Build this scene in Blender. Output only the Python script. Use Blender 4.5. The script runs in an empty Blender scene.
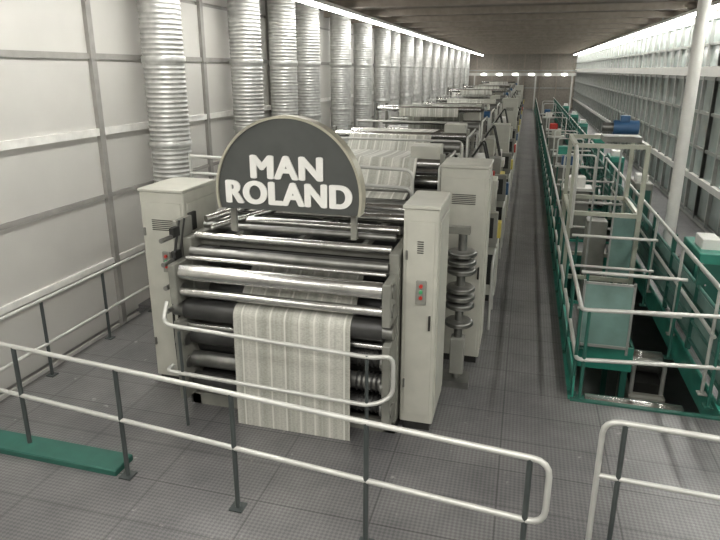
import bpy, math, random
from mathutils import Vector, Matrix
random.seed(4)
S=bpy.context.scene
COL=S.collection
# ---------------- materials ----------------
def mat(name,col,rough=0.5,metal=0.0,var=0.12,scale=6.0,emit=None,es=0,spec=0.5):
    m=bpy.data.materials.new(name); m.use_nodes=True
    nt=m.node_tree; b=nt.nodes['Principled BSDF']
    b.inputs['Roughness'].default_value=rough
    b.inputs['Metallic'].default_value=metal
    b.inputs['Specular IOR Level'].default_value=spec
    tc=nt.nodes.new('ShaderNodeTexCoord')
    n=nt.nodes.new('ShaderNodeTexNoise'); n.inputs['Scale'].default_value=scale; n.inputs['Detail'].default_value=5
    nt.links.new(tc.outputs['Object'],n.inputs['Vector'])
    r=nt.nodes.new('ShaderNodeValToRGB')
    r.color_ramp.elements[0].position=0.3; r.color_ramp.elements[1].position=0.7
    r.color_ramp.elements[0].color=(*[c*(1-var) for c in col],1)
    r.color_ramp.elements[1].color=(*[min(1,c*(1+var)) for c in col],1)
    nt.links.new(n.outputs['Fac'],r.inputs['Fac']); nt.links.new(r.outputs['Color'],b.inputs['Base Color'])
    if emit:
        b.inputs['Emission Color'].default_value=(*emit,1); b.inputs['Emission Strength'].default_value=es
    return m
M={}
M['cab']=mat('cabinet_paint',(0.43,0.425,0.37),0.45,var=0.06)
M['cabd']=mat('cabinet_dark_paint',(0.22,0.22,0.195),0.5)  # darker tone of the cabinet paint, for panels and boxes
M['steel']=mat('roller_steel',(0.56,0.555,0.53),0.25,0.95,var=0.15,scale=14)
M['steel2']=mat('dull_steel',(0.22,0.22,0.205),0.35,0.8,var=0.2)
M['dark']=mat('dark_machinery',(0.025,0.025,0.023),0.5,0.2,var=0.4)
M['rub']=mat('rubber_roller',(0.035,0.035,0.033),0.35,var=0.3)
M['frame']=mat('frame_paint',(0.19,0.19,0.165),0.5,var=0.15)
M['rail']=mat('rail_paint',(0.52,0.52,0.485),0.35,0.3,var=0.08)
M['post']=mat('post_paint',(0.06,0.07,0.068),0.4,0.2)
M['green']=mat('green_paint',(0.035,0.23,0.17),0.4,var=0.15)
M['dgreen']=mat('dark_green_paint',(0.02,0.10,0.075),0.5)
M['duct']=mat('galvanised_duct',(0.52,0.52,0.50),0.42,0.5,var=0.15,scale=9)
M['wallp']=mat('wall_panel',(0.52,0.508,0.475),0.7,var=0.04,scale=1.5)
M['seam']=mat('wall_seam',(0.28,0.27,0.25),0.6)
M['batten']=mat('wall_batten',(0.74,0.73,0.69),0.5)
M['ceil']=mat('ceiling_paint',(0.22,0.185,0.16),0.8)
M['beam']=mat('ceiling_beam',(0.30,0.26,0.22),0.7)
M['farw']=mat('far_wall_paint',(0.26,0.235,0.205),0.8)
M['white']=mat('white_paint',(0.70,0.69,0.65),0.4,var=0.04)
M['sign']=mat('sign_face',(0.07,0.074,0.07),0.35,var=0.08)
M['signw']=mat('sign_letters',(0.78,0.77,0.73),0.5,var=0.02)
M['rim']=mat('sign_rim',(0.42,0.40,0.32),0.4,0.3)
M['blue']=mat('blue_motor',(0.03,0.09,0.19),0.4)
M['red']=mat('red_button',(0.45,0.03,0.02),0.4)
M['grn']=mat('green_button',(0.05,0.30,0.12),0.4)
M['yel']=mat('yellow_panel',(0.60,0.50,0.12),0.4)
M['yelg']=mat('hoist_paint',(0.36,0.37,0.30),0.4)
M['glass']=mat('window_glass',(0.36,0.41,0.39),0.12,0.0,var=0.35,scale=0.8,spec=1.0)  # opaque pale base colour stands in for the lit hall reflected in the panes
M['pglass']=mat('panel_glass',(0.18,0.29,0.26),0.08,0.0,var=0.3,scale=2,spec=1.0)
M['mull']=mat('window_mullion',(0.32,0.33,0.31),0.4,0.3)
M['low']=mat('lower_floor',(0.13,0.15,0.14),0.5)
M['tube']=mat('fluorescent_tube',(0.9,0.9,0.85),0.5,emit=(1.0,0.985,0.94),es=38)
def floor_mat():
    m=bpy.data.materials.new('chequer_plate'); m.use_nodes=True; nt=m.node_tree; b=nt.nodes['Principled BSDF']
    tc=nt.nodes.new('ShaderNodeTexCoord')
    n=nt.nodes.new('ShaderNodeTexNoise'); n.inputs['Scale'].default_value=0.9; n.inputs['Detail'].default_value=8; n.inputs['Roughness'].default_value=.65
    nt.links.new(tc.outputs['Object'],n.inputs['Vector'])
    r=nt.nodes.new('ShaderNodeValToRGB'); r.color_ramp.elements[0].position=.32; r.color_ramp.elements[1].position=.7
    r.color_ramp.elements[0].color=(0.13,0.128,0.13,1); r.color_ramp.elements[1].color=(0.25,0.245,0.24,1)
    nt.links.new(n.outputs['Fac'],r.inputs['Fac'])
    mp=nt.nodes.new('ShaderNodeMapping'); mp.inputs['Rotation'].default_value=(0,0,math.radians(45))
    nt.links.new(tc.outputs['Object'],mp.inputs['Vector'])
    ck=nt.nodes.new('ShaderNodeTexChecker'); ck.inputs['Scale'].default_value=38
    ck.inputs['Color1'].default_value=(0.68,0.68,0.68,1); ck.inputs['Color2'].default_value=(1.05,1.05,1.05,1)
    nt.links.new(mp.outputs['Vector'],ck.inputs['Vector'])
    mx=nt.nodes.new('ShaderNodeMix'); mx.data_type='RGBA'; mx.blend_type='MULTIPLY'; mx.inputs[0].default_value=0.8
    nt.links.new(r.outputs['Color'],mx.inputs[6]); nt.links.new(ck.outputs['Color'],mx.inputs[7])
    b2=nt.nodes.new('ShaderNodeTexBrick'); b2.inputs['Scale'].default_value=0.5; b2.offset=0
    b2.inputs['Color1'].default_value=(1,1,1,1); b2.inputs['Color2'].default_value=(0.92,0.92,0.92,1); b2.inputs['Mortar'].default_value=(0.6,0.6,0.6,1); b2.inputs['Mortar Size'].default_value=0.004
    nt.links.new(tc.outputs['Object'],b2.inputs['Vector'])
    mx2=nt.nodes.new('ShaderNodeMix'); mx2.data_type='RGBA'; mx2.blend_type='MULTIPLY'; mx2.inputs[0].default_value=1
    nt.links.new(mx.outputs[2],mx2.inputs[6]); nt.links.new(b2.outputs['Color'],mx2.inputs[7])
    n3=nt.nodes.new('ShaderNodeTexNoise'); n3.inputs['Scale'].default_value=9; n3.inputs['Detail'].default_value=3
    nt.links.new(tc.outputs['Object'],n3.inputs['Vector'])
    r3=nt.nodes.new('ShaderNodeValToRGB'); r3.color_ramp.elements[0].position=.69; r3.color_ramp.elements[1].position=.76
    r3.color_ramp.elements[0].color=(0,0,0,1); r3.color_ramp.elements[1].color=(.6,.6,.6,1)
    nt.links.new(n3.outputs['Fac'],r3.inputs['Fac'])
    mx3=nt.nodes.new('ShaderNodeMix'); mx3.data_type='RGBA'; nt.links.new(r3.outputs['Color'],mx3.inputs[0])
    nt.links.new(mx2.outputs[2],mx3.inputs[6]); mx3.inputs[7].default_value=(.4,.39,.37,1)
    nt.links.new(mx3.outputs[2],b.inputs['Base Color'])
    bp=nt.nodes.new('ShaderNodeBump'); bp.inputs['Strength'].default_value=0.25; bp.inputs['Distance'].default_value=0.01
    nt.links.new(ck.outputs['Fac'],bp.inputs['Height']); nt.links.new(bp.outputs['Normal'],b.inputs['Normal'])
    b.inputs['Roughness'].default_value=0.36; b.inputs['Metallic'].default_value=0.25
    return m
M['floor']=floor_mat()
def paper_mat():
    m=bpy.data.materials.new('newsprint'); m.use_nodes=True; nt=m.node_tree; b=nt.nodes['Principled BSDF']
    tc=nt.nodes.new('ShaderNodeTexCoord')
    mp=nt.nodes.new('ShaderNodeMapping'); mp.inputs['Scale'].default_value=(5.0,0.08,0.08)
    nt.links.new(tc.outputs['Object'],mp.inputs['Vector'])
    n=nt.nodes.new('ShaderNodeTexNoise'); n.inputs['Scale'].default_value=2.2; n.inputs['Detail'].default_value=5
    nt.links.new(mp.outputs['Vector'],n.inputs['Vector'])
    r=nt.nodes.new('ShaderNodeValToRGB'); r.color_ramp.elements[0].position=.40; r.color_ramp.elements[1].position=.58
    r.color_ramp.elements[0].color=(0.36,0.36,0.31,1); r.color_ramp.elements[1].color=(0.53,0.525,0.47,1)
    nt.links.new(n.outputs['Fac'],r.inputs['Fac'])
    mp2=nt.nodes.new('ShaderNodeMapping'); mp2.inputs['Scale'].default_value=(40,120,120)
    nt.links.new(tc.outputs['Object'],mp2.inputs['Vector'])
    n2=nt.nodes.new('ShaderNodeTexNoise'); n2.inputs['Scale'].default_value=1; n2.inputs['Detail'].default_value=2
    nt.links.new(mp2.outputs['Vector'],n2.inputs['Vector'])
    r2=nt.nodes.new('ShaderNodeValToRGB'); r2.color_ramp.elements[0].position=.42; r2.color_ramp.elements[1].position=.55
    r2.color_ramp.elements[0].color=(0.82,0.82,0.82,1); r2.color_ramp.elements[1].color=(1,1,1,1)
    nt.links.new(n2.outputs['Fac'],r2.inputs['Fac'])
    sx=nt.nodes.new('ShaderNodeSeparateXYZ'); nt.links.new(tc.outputs['Object'],sx.inputs[0])
    mul=nt.nodes.new('ShaderNodeMath'); mul.operation='MULTIPLY'; mul.inputs[1].default_value=6.5; nt.links.new(sx.outputs[0],mul.inputs[0])
    fr=nt.nodes.new('ShaderNodeMath'); fr.operation='FRACT'; nt.links.new(mul.outputs[0],fr.inputs[0])
    gt=nt.nodes.new('ShaderNodeMath'); gt.operation='GREATER_THAN'; gt.inputs[1].default_value=.12; nt.links.new(fr.outputs[0],gt.inputs[0])
    mx=nt.nodes.new('ShaderNodeMix'); mx.data_type='RGBA'; mx.blend_type='MULTIPLY'; mx.inputs[0].default_value=1
    nt.links.new(r.outputs['Color'],mx.inputs[6]); nt.links.new(r2.outputs['Color'],mx.inputs[7])
    mg=nt.nodes.new('ShaderNodeMix'); mg.data_type='RGBA'; nt.links.new(gt.outputs[0],mg.inputs[0])
    mg.inputs[6].default_value=(.60,.595,.54,1); nt.links.new(mx.outputs[2],mg.inputs[7])
    nt.links.new(mg.outputs[2],b.inputs['Base Color'])
    b.inputs['Roughness'].default_value=0.7
    return m
M['paper']=paper_mat()
# ---------------- mesh builder ----------------
class B:
    def __init__(s): s.v=[];s.f=[];s.m=[];s.sm=[];s.mats=[]
    def mi(s,k):
        if k not in s.mats: s.mats.append(k)
        return s.mats.index(k)
    def add(s,vs,fs,k,smooth=False):
        o=len(s.v); s.v+= [tuple(v) for v in vs]; i=s.mi(k)
        for f in fs: s.f.append([o+a for a in f]); s.m.append(i); s.sm.append(smooth)
    def box(s,x0,x1,y0,y1,z0,z1,k,bv=0.0):
        if bv<=0:
            vs=[(x,y,z) for z in(z0,z1) for y in(y0,y1) for x in(x0,x1)]
            s.add(vs,[(0,2,3,1),(4,5,7,6),(0,1,5,4),(2,6,7,3),(0,4,6,2),(1,3,7,5)],k)
        else:
            c=bv; o=[(x0+c,y0),(x1-c,y0),(x1,y0+c),(x1,y1-c),(x1-c,y1),(x0+c,y1),(x0,y1-c),(x0,y0+c)]
            cx,cy=(x0+x1)/2,(y0+y1)/2
            def sh(p): return (p[0]+(c if p[0]<cx else -c), p[1]+(c if p[1]<cy else -c))
            i=[sh(p) for p in o]
            vs=[(*p,z0) for p in o]+[(*p,z1-c) for p in o]+[(*p,z1) for p in i]
            fs=[tuple(range(7,-1,-1)),tuple(range(16,24))]
            for j in range(8):
                q=(j+1)%8; fs+= [(j,q,8+q,8+j),(8+j,8+q,16+q,16+j)]
            s.add(vs,fs,k)
    def tube(s,path,r,k,seg=10,fil=0.0,caps=True):
        P=[Vector(p) for p in path]
        if fil>0 and len(P)>2:
            Q=[P[0]]
            for a,b,c in zip(P,P[1:],P[2:]):
                d1=(a-b);d2=(c-b); f=min(fil,d1.length*.49,d2.length*.49); p1=b+d1.normalized()*f; p2=b+d2.normalized()*f
                for t in (0,.25,.5,.75,1): Q.append(p1*(1-t)**2+b*2*t*(1-t)+p2*t*t)
            Q.append(P[-1]); P=Q
        n=len(P); T=[]
        for i in range(n):
            a=P[max(0,i-1)];b=P[min(n-1,i+1)]; T.append((b-a).normalized())
        up=Vector((0,0,1)) if abs(T[0].z)<.9 else Vector((0,1,0))
        u=(up-T[0]*up.dot(T[0])).normalized()
        vs=[]
        for i in range(n):
            u=(u-T[i]*u.dot(T[i])).normalized(); w=T[i].cross(u)
            for j in range(seg):
                a=2*math.pi*j/seg; vs.append(P[i]+(u*math.cos(a)+w*math.sin(a))*r)
        fs=[]
        for i in range(n-1):
            for j in range(seg):
                q=(j+1)%seg; fs.append((i*seg+j,i*seg+q,(i+1)*seg+q,(i+1)*seg+j))
        s.add(vs,fs,k,True)
        if caps:
            s.add(vs[:seg],[tuple(range(seg-1,-1,-1))],k); s.add(vs[-seg:],[tuple(range(seg))],k)
    def cyl(s,p0,p1,r,k,seg=20): s.tube([p0,p1],r,k,seg)
    def lathe(s,prof,c,k,seg=24):
        vs=[];n=len(prof)
        for r,z in prof:
            for j in range(seg):
                a=2*math.pi*j/seg; vs.append((c[0]+r*math.cos(a),c[1]+r*math.sin(a),c[2]+z))
        fs=[(i*seg+j,i*seg+(j+1)%seg,(i+1)*seg+(j+1)%seg,(i+1)*seg+j) for i in range(n-1) for j in range(seg)]
        s.add(vs,fs,k,True)
        s.add(vs[:seg],[tuple(range(seg-1,-1,-1))],k); s.add(vs[-seg:],[tuple(range(seg))],k)
    def roller(s,x0,x1,y,z,r,k='steel'):
        s.cyl((x0,y,z),(x1,y,z),r,k,24)
    def mesh(s,name):
        me=bpy.data.meshes.new(name); me.from_pydata(s.v,[],s.f)
        for k in s.mats: me.materials.append(M[k])
        me.polygons.foreach_set('material_index',s.m); me.polygons.foreach_set('use_smooth',s.sm); me.update(); return me
    def obj(s,name,loc=(0,0,0)):
        o=bpy.data.objects.new(name,s.mesh(name)); o.location=loc; COL.objects.link(o); return o
def inst(name,me,loc):
    o=bpy.data.objects.new(name,me); o.location=loc; COL.objects.link(o); return o

XL,XR,YB,YE,ZC=-5.8,4.2,-3.0,62.0,5.2
# ---------------- room shell ----------------
b=B()
b.box(-5.5,0.72,2.4,7.7,-0.15,0,'floor'); b.box(XL,0.72,7.7,YE,-0.15,0,'floor')
b.box(0.72,XR,2.4,6.5,-0.15,0,'floor'); b.box(2.3,XR,6.5,YE,-0.15,0,'floor')
for y in (18,30,42,54): b.box(0.72,2.3,y,y+1.2,-0.15,0,'floor')
b.obj('floor')
b=B(); b.box(XL,XR,YB,YE,-1.7,-1.6,'low'); b.obj('floor_lower')
b=B(); b.box(XL-.2,XL,YB,YE,-1.6,ZC,'seam')
y=-1.74; step=3.0
while y<YE-1:
    for z0,z1 in ((-1.15,-.12),(-.06,.87),(.93,1.83),(1.89,2.73),(2.81,3.75),(3.81,4.7),(4.76,ZC)):
        b.box(XL,XL+.04,y+.03,min(y+step-.03,YE),z0,z1,'wallp')
    y+=step
y=-1.74
while y<YE:
    b.box(XL,XL+.10,y-.05,y+.05,-1.6,ZC,'seam'); y+=step
b.box(XL+.04,XL+.09,YB,YE,2.72,2.82,'batten'); b.box(XL+.04,XL+.08,YB,YE,.86,.94,'batten')
b.box(XL+.04,XL+.07,YB,YE,1.83,1.89,'seam'); b.box(XL+.04,XL+.07,YB,YE,3.74,3.82,'seam')
b.obj('wall_left')
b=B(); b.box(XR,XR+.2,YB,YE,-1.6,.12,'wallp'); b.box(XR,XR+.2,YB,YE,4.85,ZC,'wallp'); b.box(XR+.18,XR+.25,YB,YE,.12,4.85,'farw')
b.box(XR-.12,XR,.9,YE,3.45,3.68,'white'); b.box(XR-.1,XR,.9,YE,.95,1.1,'white'); b.obj('wall_right')
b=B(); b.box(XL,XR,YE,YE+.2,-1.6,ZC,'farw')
b.box(XL,XR,YE-.1,YE,3.4,3.7,'beam'); b.box(XL,XR,YE-.1,YE,1.9,2.0,'mull')
for x in (-5,-3.5,-2,-.5,1,2.5,4): b.box(x-.06,x+.06,YE-.12,YE,0,ZC,'beam')
b.obj('wall_far')
b=B(); b.box(XL,XR,YB,YE,ZC,ZC+.1,'ceil')
y=0.5
while y<YE: b.box(XL,XR,y,y+.25,ZC-.16,ZC,'beam'); y+=2.4
b.obj('ceiling')
b=B(); b.box(XL,XR,YB-.2,YB,-1.6,ZC,'wallp'); b.obj('wall_back')
wb=B()
wb.box(XR,XR+.06,.05,2.95,.12,4.8,'glass')
for y in (0,1.0,2.0,3.0): wb.box(XR-.08,XR+.08,y-.04,y+.04,.12,4.85,'mull')
for z in (.16,1.75,2.6,3.4,4.2,4.8): wb.box(XR-.06,XR+.08,0,3.0,z-.035,z+.035,'mull')
wm=wb.mesh('window')
for i in range(20): inst('window_%d'%(i+1),wm,(0,1.0+3*i,0))
for x in (-4.45,3.85):
    b=B(); y=-2
    while y<60.5:
        b.box(x-.12,x+.12,y,y+3.1,ZC-.26,ZC-.18,'white'); b.box(x-.08,x+.08,y+.03,y+3.07,ZC-.30,ZC-.26,'tube'); 
        b.box(x-.02,x+.02,y+1.5,y+1.54,ZC-.18,ZC,'mull'); y+=3.15
    b.obj('fluorescent_light_row')
# ---------------- ducts ----------------
b=B(); prof=[]; z=0.0
while z<5.16:
    prof+=[(.300,z),(.300,z+.042),(.309,z+.050),(.309,z+.060)]; z+=.07
b.lathe(prof,(0,0,0),'duct',28)
b.lathe([(.36,0),(.36,.03),(.31,.04)],(0,0,0),'steel2',28)
for zc in (1.3,2.5,3.75): b.lathe([(.312,zc-.05),(.325,zc-.03),(.325,zc+.03),(.312,zc+.05)],(0,0,0),'duct',28)
dm=b.mesh('ventilation_duct')
for y in (8.35,11.2,13.1,14.7,17.5,20.0,22.8,24.6,27.6,30,33,36,39.5,43,47,51,54.5): inst('ventilation_duct',dm,(-5.33,y,0))
# ---------------- control towers ----------------
def tower_geo(b,x0,x1,y0,y1,h,buttons=True):
    b.box(x0+.03,x1-.03,y0+.03,y1-.03,0,.1,'dark'); b.box(x0,x1,y0,y1,.1,h,'cab',.012)
    b.box(x0+.035,x1-.035,y0-.012,y0,.2,h-.12,'cab',.004)
    b.box(x0-.01,x1+.01,y0-.015,y1+.01,h,h+.03,'cab',.008)
    b.box(x1,x1+.012,y0+.05,y1-.05,.2,h-.12,'cab',.004)
    for i in range(6): b.box(x0+.14,x1-.14,y0-.018,y0-.01,h-.32-.022*i,h-.312-.022*i,'dark')
    if buttons:
        cx=(x0+x1)/2+.02
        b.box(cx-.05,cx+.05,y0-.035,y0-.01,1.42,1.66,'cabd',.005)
        for z,k in ((1.61,'red'),(1.55,'grn'),(1.49,'red')):
            b.cyl((cx,y0-.035,z),(cx,y0-.055,z),.018,k,12)
    for z in (.5,h-.5): b.box(x0+.03,x0+.05,y0-.03,y0-.01,z,z+.09,'steel2')
    b.box(x1-.07,x1-.05,y0-.035,y0-.01,1.15,1.3,'dark')
b=B(); tower_geo(b,-4.04,-3.50,5.62,6.35,2.33)
b.box(-3.488,-3.47,5.72,6.2,.9,1.5,'cabd'); b.box(-3.488,-3.46,5.66,5.8,1.9,2.1,'dark')
b.obj('press_control_cabinet')
b=B(); tower_geo(b,-1.04,-.70,5.42,6.15,2.36); b.obj('press_control_cabinet')
# ---------------- front press unit ----------------
b=B()
x0,x1=-3.28,-1.16
for xa in (x0-.10,x1):
    b.box(xa,xa+.10,5.35,6.95,0.1,1.92,'frame',.01); b.box(xa-.02,xa+.10,5.3,6.95,0,.12,'dark')
    b.box(xa+.01,xa+.09,5.02,5.36,1.3,1.72,'frame',.01); b.box(xa+.01,xa+.09,5.04,5.36,.2,1.1,'frame',.01)
    for z in (1.62,1.42,1.2,.86,.6,.36): b.cyl((xa-.02,5.15,z),(xa+.10,5.15,z),.07,'steel2',16)
b.box(x0,x1,5.95,6.9,.1,1.8,'dark')  # machine body as near-black backing, put in to keep the roller gaps dark
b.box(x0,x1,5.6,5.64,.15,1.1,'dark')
R=[(5.13,1.62,.082,'steel'),(5.10,1.42,.045,'steel'),(5.34,1.78,.05,'steel2'),(5.24,1.74,.022,'steel'),(5.47,1.92,.04,'steel'),(5.5,1.74,.06,'rub'),
(5.66,1.99,.035,'steel2'),(5.84,2.02,.045,'steel'),(6.02,1.96,.05,'rub'),(6.2,2.05,.05,'steel'),(6.42,2.05,.04,'steel2'),(6.62,2.06,.06,'steel'),(6.85,2.06,.06,'steel2'),
(5.19,1.2,.11,'rub'),(5.27,.86,.09,'rub'),(5.42,1.02,.09,'steel2'),(5.24,.60,.085,'steel2'),(5.24,.36,.08,'rub'),(5.45,.72,.12,'rub'),(5.75,1.6,.1,'steel2'),(5.75,1.2,.12,'rub'),(5.45,.3,.1,'rub'),(5.18,1.02,.03,'steel')]
for y,z,r,k in R: b.roller(x0,x1,y,z,r,k)
for y,z,r in ((5.24,.60,.085),(5.27,.86,.09),(5.24,.36,.08)):
    x=-1.44
    while x<x1-.02: b.cyl((x,y,z),(x+.02,y,z),r+.015,'dark',20); x+=.05
b.box(x0,x1,5.55,5.62,1.80,1.87,'frame'); b.box(x0,x1,6.1,6.16,1.86,1.93,'frame')
for x in (-2.9,-2.2,-1.5): b.box(x,x+.05,5.5,6.9,1.86,1.92,'frame')
b.cyl((-3.2,5.55,2.08),(-2.6,6.6,2.2),.04,'steel'); b.cyl((-3.1,5.45,2.02),(-2.45,6.5,2.12),.03,'steel')
for z in (1.2,1.45,1.7,1.95): b.box(-3.43,-3.38,5.2,5.32,z,z+.1,'dark'); b.cyl((-3.42,5.35,z),(-3.40,5.0,z+.02),.025,'steel2',10)
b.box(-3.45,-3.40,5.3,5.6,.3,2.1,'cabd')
for y in (5.15,5.25): b.tube([(-3.42,y,.3),(-3.44,y,1.0),(-3.40,y,1.6),(-3.40,y+.2,2.1)],.014,'dark',8,.2)
b.box(x0-.1,x1+.1,5.3,5.36,.0,.14,'frame')
b.obj('offset_press_front_unit')
b=B()
b.tube([(-3.38,4.98,1.34),(-3.38,4.86,1.14),(-1.2,4.86,1.06),(-1.02,4.95,1.06),(-1.02,4.98,.62),(-1.2,4.86,.56),(-3.38,4.86,.62),(-3.38,4.98,.62)],.022,'rail',10,.12)
for x in (-3.2,-1.25): b.tube([(x,4.86,1.08),(x,4.88,0)],.018,'post',8)
b.obj('press_guard_rail')
b=B(); pr=[(5.62,1.62),(5.45,1.50),(5.30,1.38)]
for a in range(50,181,10):
    pr.append((5.19+.118*math.cos(math.radians(a)),1.2+.118*math.sin(math.radians(a))))
pr+=[(5.06,.7),(5.05,.35),(5.05,0.003)]
xa,xb=-2.70,-1.47; N=12
vs=[(xa+(xb-xa)*i/N,y,z) for (y,z) in pr for i in range(N+1)]
fs=[(r*(N+1)+i,r*(N+1)+i+1,(r+1)*(N+1)+i+1,(r+1)*(N+1)+i) for r in range(len(pr)-1) for i in range(N)]
b.add(vs,fs,'paper',True); b.obj('newsprint_web')
b=B()
for z in (2.52,2.3): b.tube([(-4.2,7.0,z),(-1.25,7.0,z-.06),(-1.25,7.0,1.95)],.022,'rail',10,.1)
b.tube([(-4.2,7.0,2.56),(-4.2,7.0,0)],.02,'rail'); b.tube([(-3.2,7.0,2.5),(-3.2,7.0,0)],.02,'rail'); b.tube([(-2.2,7.0,2.5),(-2.2,7.0,0)],.02,'rail')
b.tube([(-1.25,7.0,2.0),(-1.25,7.0,0)],.02,'rail')
b.obj('press_top_handrail')
b=B(); b.cyl((-.58,6.55,0),(-.58,6.55,1.9),.05,'steel2',14)
b.box(-.74,-.42,6.4,6.7,0,.08,'steel2'); b.box(-.86,-.5,6.5,6.6,1.85,1.93,'frame')
for z in (1.62,1.52,1.42,1.2,1.10,1.0,.78):
    b.lathe([(.06,-.035),(.15,-.03),(.17,-.01),(.14,0),(.17,.01),(.15,.03),(.06,.035)],(-.58,6.55,z),'steel2',24)
b.box(-.66,-.5,6.47,6.63,.15,.6,'cabd',.01)
b.obj('web_tension_pulley_column')
# ---------------- sign ----------------
b=B(); cx,cy,cz,Rr=-2.21,5.42,2.42,.745
def arcprism(R0,R1,y0,y1,k,a0=-13,a1=193,n=48):
    if R0==0:
        pts=[(cx+R1*math.cos(math.radians(a0+(a1-a0)*i/n)),cz+R1*math.sin(math.radians(a0+(a1-a0)*i/n))) for i in range(n+1)]
        N=len(pts); vs=[(x,y0,z) for x,z in pts]+[(x,y1,z) for x,z in pts]
        fs=[tuple(range(N)),tuple(range(2*N-1,N-1,-1))]+[(i,i+N,(i+1)%N+N,(i+1)%N) for i in range(N)]
        b.add(vs,fs,k)
    else:
        vs=[]
        for i in range(n+1):
            a=math.radians(a0+(a1-a0)*i/n)
            for R_,y in ((R0,y0),(R1,y0),(R1,y1),(R0,y1)): vs.append((cx+R_*math.cos(a),y,cz+R_*math.sin(a)))
        fs=[(4*i+j,4*i+(j+1)%4,4*i+4+(j+1)%4,4*i+4+j) for i in range(n) for j in range(4)]
        fs+=[(0,1,2,3),(4*n+3,4*n+2,4*n+1,4*n)]
        b.add(vs,fs,k)
arcprism(0,Rr,cy,cy+.10,'sign'); arcprism(Rr-.005,Rr+.02,cy-.02,cy+.13,'rim')
b.box(cx-.68,cx-.62,cy+.1,cy+.14,1.98,2.6,'frame'); b.box(cx+.62,cx+.68,cy+.1,cy+.14,1.98,2.6,'frame')
sg=b.obj('press_name_sign')
def text(t,w,h,z,x):
    c=bpy.data.curves.new('lettering','FONT'); c.body=t; c.size=1; c.extrude=.02; c.offset=0; c.align_x='CENTER'; c.space_character=1.08
    c.materials.append(M['signw'])
    o=bpy.data.objects.new('lettering_'+t.lower()[:1],c); COL.objects.link(o); o.rotation_euler=(math.pi/2,0,0)
    bpy.context.view_layer.update(); d=o.dimensions
    o.scale=((w-.04)/d.x,(h-.02)/d.y,.5); o.location=(x,cy-.008,z); o.parent=sg
    k=0
    for j in range(8):
        for f in (1,.5):
            a=j*math.pi/4; k+=1
            q=o.copy(); q.name=o.name+'_stroke_%d'%k; COL.objects.link(q); q.location=(x+.019*f*math.cos(a),cy-.008+.0002*k,z+.009*f*math.sin(a)); q.parent=sg
text('MAN',.76,.235,2.58,cx); text('ROLAND',1.33,.24,2.32,cx)
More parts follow.
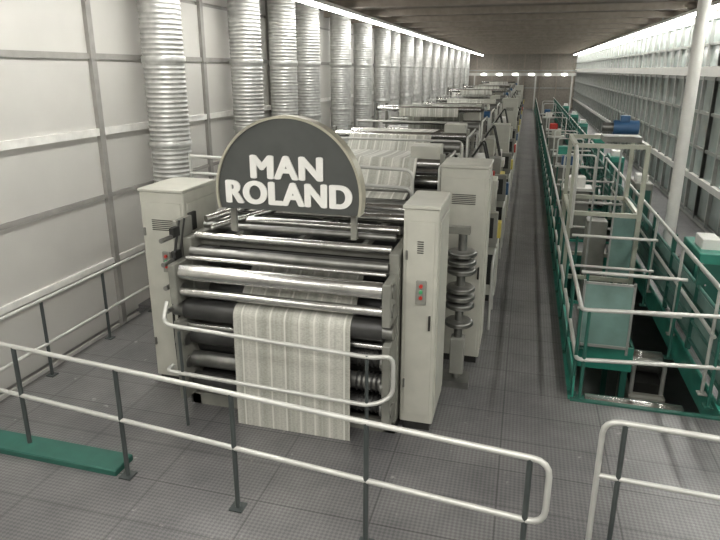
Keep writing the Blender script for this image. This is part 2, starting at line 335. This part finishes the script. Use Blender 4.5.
# ---------------- rear press units ----------------
def unit(v):
    b=B(); rnd=random.Random(v+11); x0,x1=-3.6,-1.05
    H=2.0
    for xa in (x0-.12,x1): b.box(xa,xa+.12,0.0,2.3,0,H,'frame',.015); 
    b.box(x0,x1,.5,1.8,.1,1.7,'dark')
    for xa in (x0-.14,x1+.12): b.box(xa,xa+.02,.45,1.0,.3,1.8,'cab'); b.box(xa,xa+.02,1.15,2.1,.3,1.8,'cab')
    for i,y in enumerate([.05,.25,.45,.68,.9,1.15,1.4,1.65,1.9,2.15,2.4]):
        r=rnd.choice((.035,.05,.07,.09)); b.roller(x0,x1,y,1.95+rnd.uniform(0,.12),r,rnd.choice(('steel','steel','rub','steel2')))
    for z in (.5,.9,1.3,1.65): b.roller(x0,x1,-.02,z,.09,rnd.choice(('steel','rub','steel2')))
    hb=2.42 if v!=2 else 2.7
    for xa in (x0-.06,x1):
        b.box(xa,xa+.06,.6,.68,H,hb+.12,'frame'); b.box(xa,xa+.06,1.7,1.78,H,hb+.05,'frame'); b.box(xa,xa+.06,.6,1.78,hb-.06,hb,'frame')
    b.roller(x0,x1,.64,hb-.02,.065,'steel'); b.roller(x0,x1,1.74,hb-.06,.05,'steel'); b.roller(x0,x1,1.2,2.3,.05,'steel2')
    for x in (-3.2,-2.3,-1.6): b.box(x,x+.05,.64,1.74,hb-.1,hb-.05,'frame')
    if v in (0,2):
        pr=[(-.22,2.08),(-.05,2.12),(.35,2.16),(.55,hb-.02),(.60,hb+.04),(.66,hb+.05),(.75,hb+.04),(1.3,hb+.01),(1.75,hb+.0)] if v==0 else [(.55,hb-.2),(.575,hb+.0),(.64,hb+.055),(.9,hb+.03),(1.6,hb+.0),(1.74,hb+.0),(1.8,hb-.1),(1.82,2.1)]
        xa,xb=(-3.2,-1.35) if v==0 else (-3.05,-1.6)
        vs=[(x,y,z) for y,z in pr for x in (xa,xb)]; b.add(vs,[(2*i,2*i+1,2*i+3,2*i+2) for i in range(len(pr)-1)],'paper',True)
    elif v==1:
        b.box(-3.3,-1.3,.75,1.0,2.2,2.5,'cab',.02); b.box(-2.9,-2.3,1.1,1.5,2.1,2.4,'white',.02)
    else:
        pr=[(.3,2.1),(.6,hb+.02),(.64,hb+.05),(.72,hb+.03),(1.7,hb-.0),(1.76,hb+.0),(2.3,2.2)]
        vs=[(x,y,z) for y,z in pr for x in (-3.3,-1.7)]; b.add(vs,[(2*i,2*i+1,2*i+3,2*i+2) for i in range(len(pr)-1)],'paper',True)
    for z in (2.5,2.3): b.tube([(x0-.1,2.5,z),(x1+.1,2.5,z),(x1+.1,2.5,1.8)],.02,'rail',8,.1)
    b.tube([(x0-.1,2.5,2.52),(x0-.1,2.5,0)],.02,'rail',8); b.tube([(x1+.1,2.5,1.9),(x1+.1,2.5,0)],.02,'rail',8)
    b.tube([(x1+.08,0,H),(x1+.08,0,2.45),(x1+.08,2.2,2.45),(x1+.08,2.2,H)],.018,'rail',8,.08)
    if v==0: tower_geo(b,-.92,-.36,-.22,.43,2.5,False)
    if v in (1,3): b.box(-.9,-.42,.05,.6,0,2.1 if v==1 else 1.7,'cab',.012); b.box(-.86,-.46,.03,.05,.2,1.6,'cab')
    if v==2: b.box(-.9,-.4,.0,.8,0,1.2,'yel',.012); b.box(-.85,-.5,.1,.6,1.2,1.6,'cabd',.01)
    yb=2.0
    b.box(-.92,-.28,yb,yb+.7,.12,.95,'cab',.012); b.box(-.88,-.32,yb+.04,yb+.66,0,.12,'dark')
    b.box(-.86,-.34,yb-.012,yb,.3,.8,'dark')
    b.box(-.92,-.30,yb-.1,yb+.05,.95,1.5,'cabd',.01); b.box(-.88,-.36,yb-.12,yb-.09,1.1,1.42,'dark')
    b.box(-.9,-.3,yb+.1,yb+.6,.95,1.05,'dark'); b.cyl((-.85,yb+.3,1.16),(-.35,yb+.3,1.16),.09,'steel',16)
    b.cyl((-.8,yb+.5,1.25),(-.55,yb+.5,1.25),.1,('blue','red','blue','steel2')[v],16)
    b.box(-.45,-.25,yb+.1,yb+.3,1.05,1.3,('yel','red','yel','blue')[v],.01)
    b.box(-.9,-.5,1.1,1.8,.1,1.25,'cabd',.01); b.box(-.85,-.45,1.15,1.75,1.25,1.42,'white',.01)
    b.cyl((-.6,1.4,1.42),(-.6,1.4,1.66),.08,'red' if v%2 else 'white',14)
    b.box(-.93,-.72,1.0,1.9,1.5,1.95,('yel','yel','cab','white')[v],.01)
    b.tube([(-.3,.9,0),(-.3,.9,1.0),(-.3,1.7,1.0),(-.3,1.7,0)],.018,'rail',8,.08)
    for y in (.9,1.3): b.tube([(-1.0,y,1.9),(-.75,y,2.3),(-.55,y,1.5)],.02,'dark',6,.1)
    b.box(-1.5,-1.1,.9,1.3,2.42,2.6,'cab' ,.01)
    b.cyl((-1.3,1.7,2.5),(-.9,1.7,2.5),.08,'blue' if v==2 else 'steel2',14)
    return b.mesh('offset_press_unit')
UM=[unit(i) for i in range(4)]
y=7.3;i=0
while y<52:
    inst('offset_press_unit',UM[0 if i==0 else (2,3,2,1,3,0)[i%6]],(0,y,0)); y+=3.55; i+=1
# ---------------- railings ----------------
def railing(pts,zs=(1.05,.55),name='guard_railing',rr=.024,pr=.02,fil=.08,postk='post',z0=0,sp=1.2,toe=False):
    b=B()
    for z in zs: b.tube([(x,y,z) for x,y in pts],rr,'rail',10,fil)
    for (xa,ya),(xb,yb) in zip(pts,pts[1:]):
        L=math.hypot(xb-xa,yb-ya); k=max(1,round(L/sp))
        for i in range(k+1):
            t=i/k; t=min(max(t,.04/L*2),1-.04/L*2); x=xa+(xb-xa)*t;y=ya+(yb-ya)*t
            b.tube([(x,y,z0),(x,y,max(zs))],pr,postk,8)
            b.box(x-.05,x+.05,y-.05,y+.05,z0,z0+.012,postk)
        if toe and ya!=yb and xa==xb:
            b.box(xa-.01,xa+.01,min(ya,yb),max(ya,yb),z0,z0+.24,'green')
    return b.obj(name)
b=B()
P0=(-5.45,4.2);P1=(.33,3.64)
def fp(t): return (P0[0]+(P1[0]-P0[0])*t, P0[1]+(P1[1]-P0[1])*t)
b.tube([(*P0,1.1),(*P1,1.1),(P1[0],P1[1],.60),(*P0,.58)],.022,'rail',12,.12)
for x in (-4.5,-3.3,-2.13,-.97,.2):
    t=(x-P0[0])/(P1[0]-P0[0]); p=fp(t); b.tube([(*p,0),(*p,1.1)],.022,'post',10); b.box(p[0]-.06,p[0]+.06,p[1]-.06,p[1]+.06,0,.012,'post')
b.obj('guard_railing')
b=B()
b.tube([(.73,4.27,0),(.73,4.27,1.1),(4.1,4.1,1.1)],.022,'rail',12,.12); b.tube([(.73,4.27,.62),(4.1,4.1,.62)],.02,'rail',12)
for x in (.88,2.0,3.1): b.tube([(x,4.27-.05*(x-.73),0),(x,4.27-.05*(x-.73),1.1)],.02,'post',10)
b.obj('guard_railing')
b=B(); b.box(-5.5,-3.4,3.95,4.22,0,.06,'dgreen',.01); b.obj('floor_kerb')
railing([(-5.38,4.3),(-5.38,7.6)],(.98,.42))
railing([(.75,30),(.75,6.55),(2.27,6.75)],(1.08,.48),toe=True,postk='dgreen')
for y in (7.92,9.8,12.42,15,17.2,20.85,26.5): railing([(.85,y),(2.1,y)],(1.08,.58),z0=0,postk='dgreen')
railing([(.75,31.5),(.75,61)],(1.08,.48),toe=True,postk='dgreen')
railing([(2.2,6.95),(2.2,17.6)],(1.3,.75),postk='rail',z0=0,sp=1.75)
b=B()
y=6.8
for z in (.15,.4,.65,.9,1.15): b.tube([(2.33,6.8,z),(2.33,60.5,z)],.024,'dgreen' if z<1.1 else 'rail',8)
while y<59: b.box(2.30,2.36,y-.03,y+.03,0,1.2,'dgreen'); b.box(2.335,2.345,y+.05,y+1.45,.1,.85,'pglass'); y+=1.5
b.obj('bar_balustrade')
b=B(); b.box(.70,.74,6.5,61,-.35,0.01,'green'); b.box(.72,2.32,6.46,6.52,-.3,.02,'dgreen'); b.box(2.28,2.32,6.5,61,-.35,.01,'green'); b.obj('trim_1')
def platform(y0,y1,x0,x1,z):
    b=B(); b.box(x0,x1,y0,y1,z-.06,z,'floor'); b.box(x0-.02,x1+.02,y0-.03,y0,z-.3,z+.05,'green'); b.box(x0-.02,x1+.02,y1,y1+.03,z-.3,z+.05,'green')
    b.box(x0-.03,x0,y0,y1,z-.3,z+.05,'green'); b.box(x1,x1+.03,y0,y1,z-.3,z+.05,'green')
    for x in (x0+.05,x1-.05):
        for y in (y0+.05,y1-.05): b.box(x-.04,x+.04,y-.04,y+.04,-1.6,z-.06,'dgreen')
    b.obj('green_access_platform')
platform(8.05,9.65,.82,1.6,-.02)
platform(12.55,13.6,.8,2.15,-.05); platform(15.8,17,.8,2.15,-.05); platform(21,22.5,.8,2.15,-.05)
b=B()
xa=.9
b.box(xa,xa+.6,7.84,7.852,.12,.95,'pglass')
for x in (xa,xa+.6): b.box(x-.015,x+.015,7.83,7.86,0.0,1.0,'mull')
b.box(xa,xa+.6,7.83,7.86,.08,.12,'mull'); b.box(xa,xa+.6,7.83,7.86,.95,.98,'mull')
b.obj('glazed_guard_panel')
for i,y in enumerate((6.7,8.2,18.2,23.5,34,44)):
    b=B(); xa,xb=(.95,2.1) if i!=1 else (1.68,2.15)
    b.box(xa,xb,y,y+1.0,-1.6,-.75,'green' if i!=1 else 'cab',.03); b.box(xa+.05,xb-.05,y+.1,y+.8,-.75,-.6,'dark'); b.cyl((xa+.02,y+.5,-.45),(xb-.02,y+.5,-.45),.16,'steel',18)
    b.tube([(xa+.03,y+.1,-.75),(xa+.03,y+.1,-.25),(xb-.05,y+.1,-.25),(xb-.05,y+.1,-.75)],.03,'rail',8,.1)
    b.obj('reel_stand')
# teal switch cabinets on the right walkway
for y in (9.0,14.6,19.0,24,31,37,46):
    b=B(); b.box(2.5,2.85,y,y+.9,0,.06,'dark'); b.box(2.48,2.87,y-.02,y+.92,.06,1.15,'green' if y!=14.6 else 'cabd',.015); b.box(2.52,2.83,y-.03,y-.02,.2,1.0,'dgreen')
    b.box(2.46,2.48,y+.1,y+.8,.2,1.05,'dgreen'); b.cyl((2.6,y-.03,.7),(2.6,y-.06,.7),.015,'steel',8); b.box(2.55,2.8,y+.2,y+.6,1.15,1.3,'white',.01)
    b.obj('switch_cabinet')
b=B(); xa,xb,ya,yb=.85,1.95,10.7,12.2
for x in (xa,xb):
    for y in (ya,yb): b.box(x-.035,x+.035,y-.035,y+.035,-1.6,2.4,'yelg')
for z in (2.4,1.25,.1):
    for y in (ya,yb): b.box(xa-.035,xb+.035,y-.03,y+.03,z-.04,z+.03,'yelg')
    for x in (xa,xb): b.box(x-.03,x+.03,ya,yb,z-.04,z+.03,'yelg')
for x in (1.2,1.55): b.box(x-.015,x+.015,ya-.015,ya+.015,.1,2.4,'mull')
b.box(1.56,xb-.04,ya-.006,ya+.006,.14,1.2,'pglass'); b.box(xb-.01,xb+.01,ya,yb,.14,1.2,'pglass')
b.box(1.3,1.9,11.0,11.5,2.43,2.52,'steel2'); b.cyl((1.45,11.25,2.66),(1.85,11.25,2.66),.12,'blue',20); b.box(1.55,1.7,11.17,11.33,2.76,2.86,'blue',.01)
b.cyl((1.45,11.25,2.66),(1.27,11.25,2.66),.08,'steel2',16)
b.tube([(xa,ya,2.4),(xa,ya-.5,2.2),(xa,ya-.5,1.1)],.025,'rail',8,.2)
b.box(1.2,1.55,11.2,11.5,-1.6,1.0,'cabd',.01)
b.obj('hoist_frame')
b=B(); 
b.cyl((2.95,12.9,0),(2.95,12.9,ZC),.11,'white',20); b.box(2.75,3.15,12.7,13.1,0,.05,'steel2'); b.obj('support_column')
def stand(y,k,h=1.0):
    b=B(); b.box(.95,1.5,y,y+.5,-.1,h,'frame',.01); b.box(.9,1.55,y-.05,y+.55,h,h+.06,'rail'); b.box(1.05,1.4,y+.1,y+.4,h+.06,h+.3,k,.02)
    b.tube([(.9,y,h),(.9,y,h+.8),(1.55,y,h+.8),(1.55,y,h)],.02,'rail',8,.08)
    b.box(.95,1.5,y,y+.5,-1.6,-.1,'dgreen'); b.obj('service_stand')
for y,k in ((14.1,'white'),(17.5,'blue'),(19.8,'green'),(25.5,'cab'),(28.5,'red'),(36,'white'),(39,'blue')): stand(y,k)
b=B(); b.box(XL+.3,XR-.2,58,58.25,3.1,3.35,'rail'); b.box(XL+.3,XR-.2,58.3,58.5,3.5,3.6,'mull')
for x in (-4.9,-1,.5,3.6): b.box(x,x+.12,58.05,58.2,0,3.1,'rail')
for x in (-4.2,-2.8,-1.4,0,1.4,2.8): b.box(x,x+.35,57.9,58,3.15,3.25,'tube')
b.obj('gantry_beam')
# ---------------- world/light/camera ----------------
w=bpy.data.worlds.new('World'); S.world=w; w.use_nodes=True
w.node_tree.nodes['Background'].inputs[0].default_value=(1,.97,.9,1); w.node_tree.nodes['Background'].inputs[1].default_value=.3
def area(x,y,z,sx,sy,p):  # fill lamps added above the camera to brighten the foreground, no real fixtures
    l=bpy.data.lights.new('fill_light','AREA'); l.shape='RECTANGLE'; l.size=sx;l.size_y=sy;l.energy=p;l.color=(1,.975,.93)
    o=bpy.data.objects.new('added_fill_light',l); o.location=(x,y,z); COL.objects.link(o)
area(-.5,-.5,5.0,5,1.5,240)
area(0,2.2,5.0,5,1.0,130)
cd=bpy.data.cameras.new('camera'); cam=bpy.data.objects.new('camera',cd); COL.objects.link(cam); S.camera=cam
cd.sensor_width=36; cd.lens=30; cd.shift_x=3/720; cd.shift_y=-23/720; cd.clip_end=300
cam.location=(0,0,3.6)
p=math.atan(177/600); yaw=math.atan2(.2663,.9639)
cam.rotation_euler=(math.pi/2-p,0,yaw)
try:
    S.view_settings.view_transform='Standard'; S.view_settings.look='None'
except Exception as e: print(e)
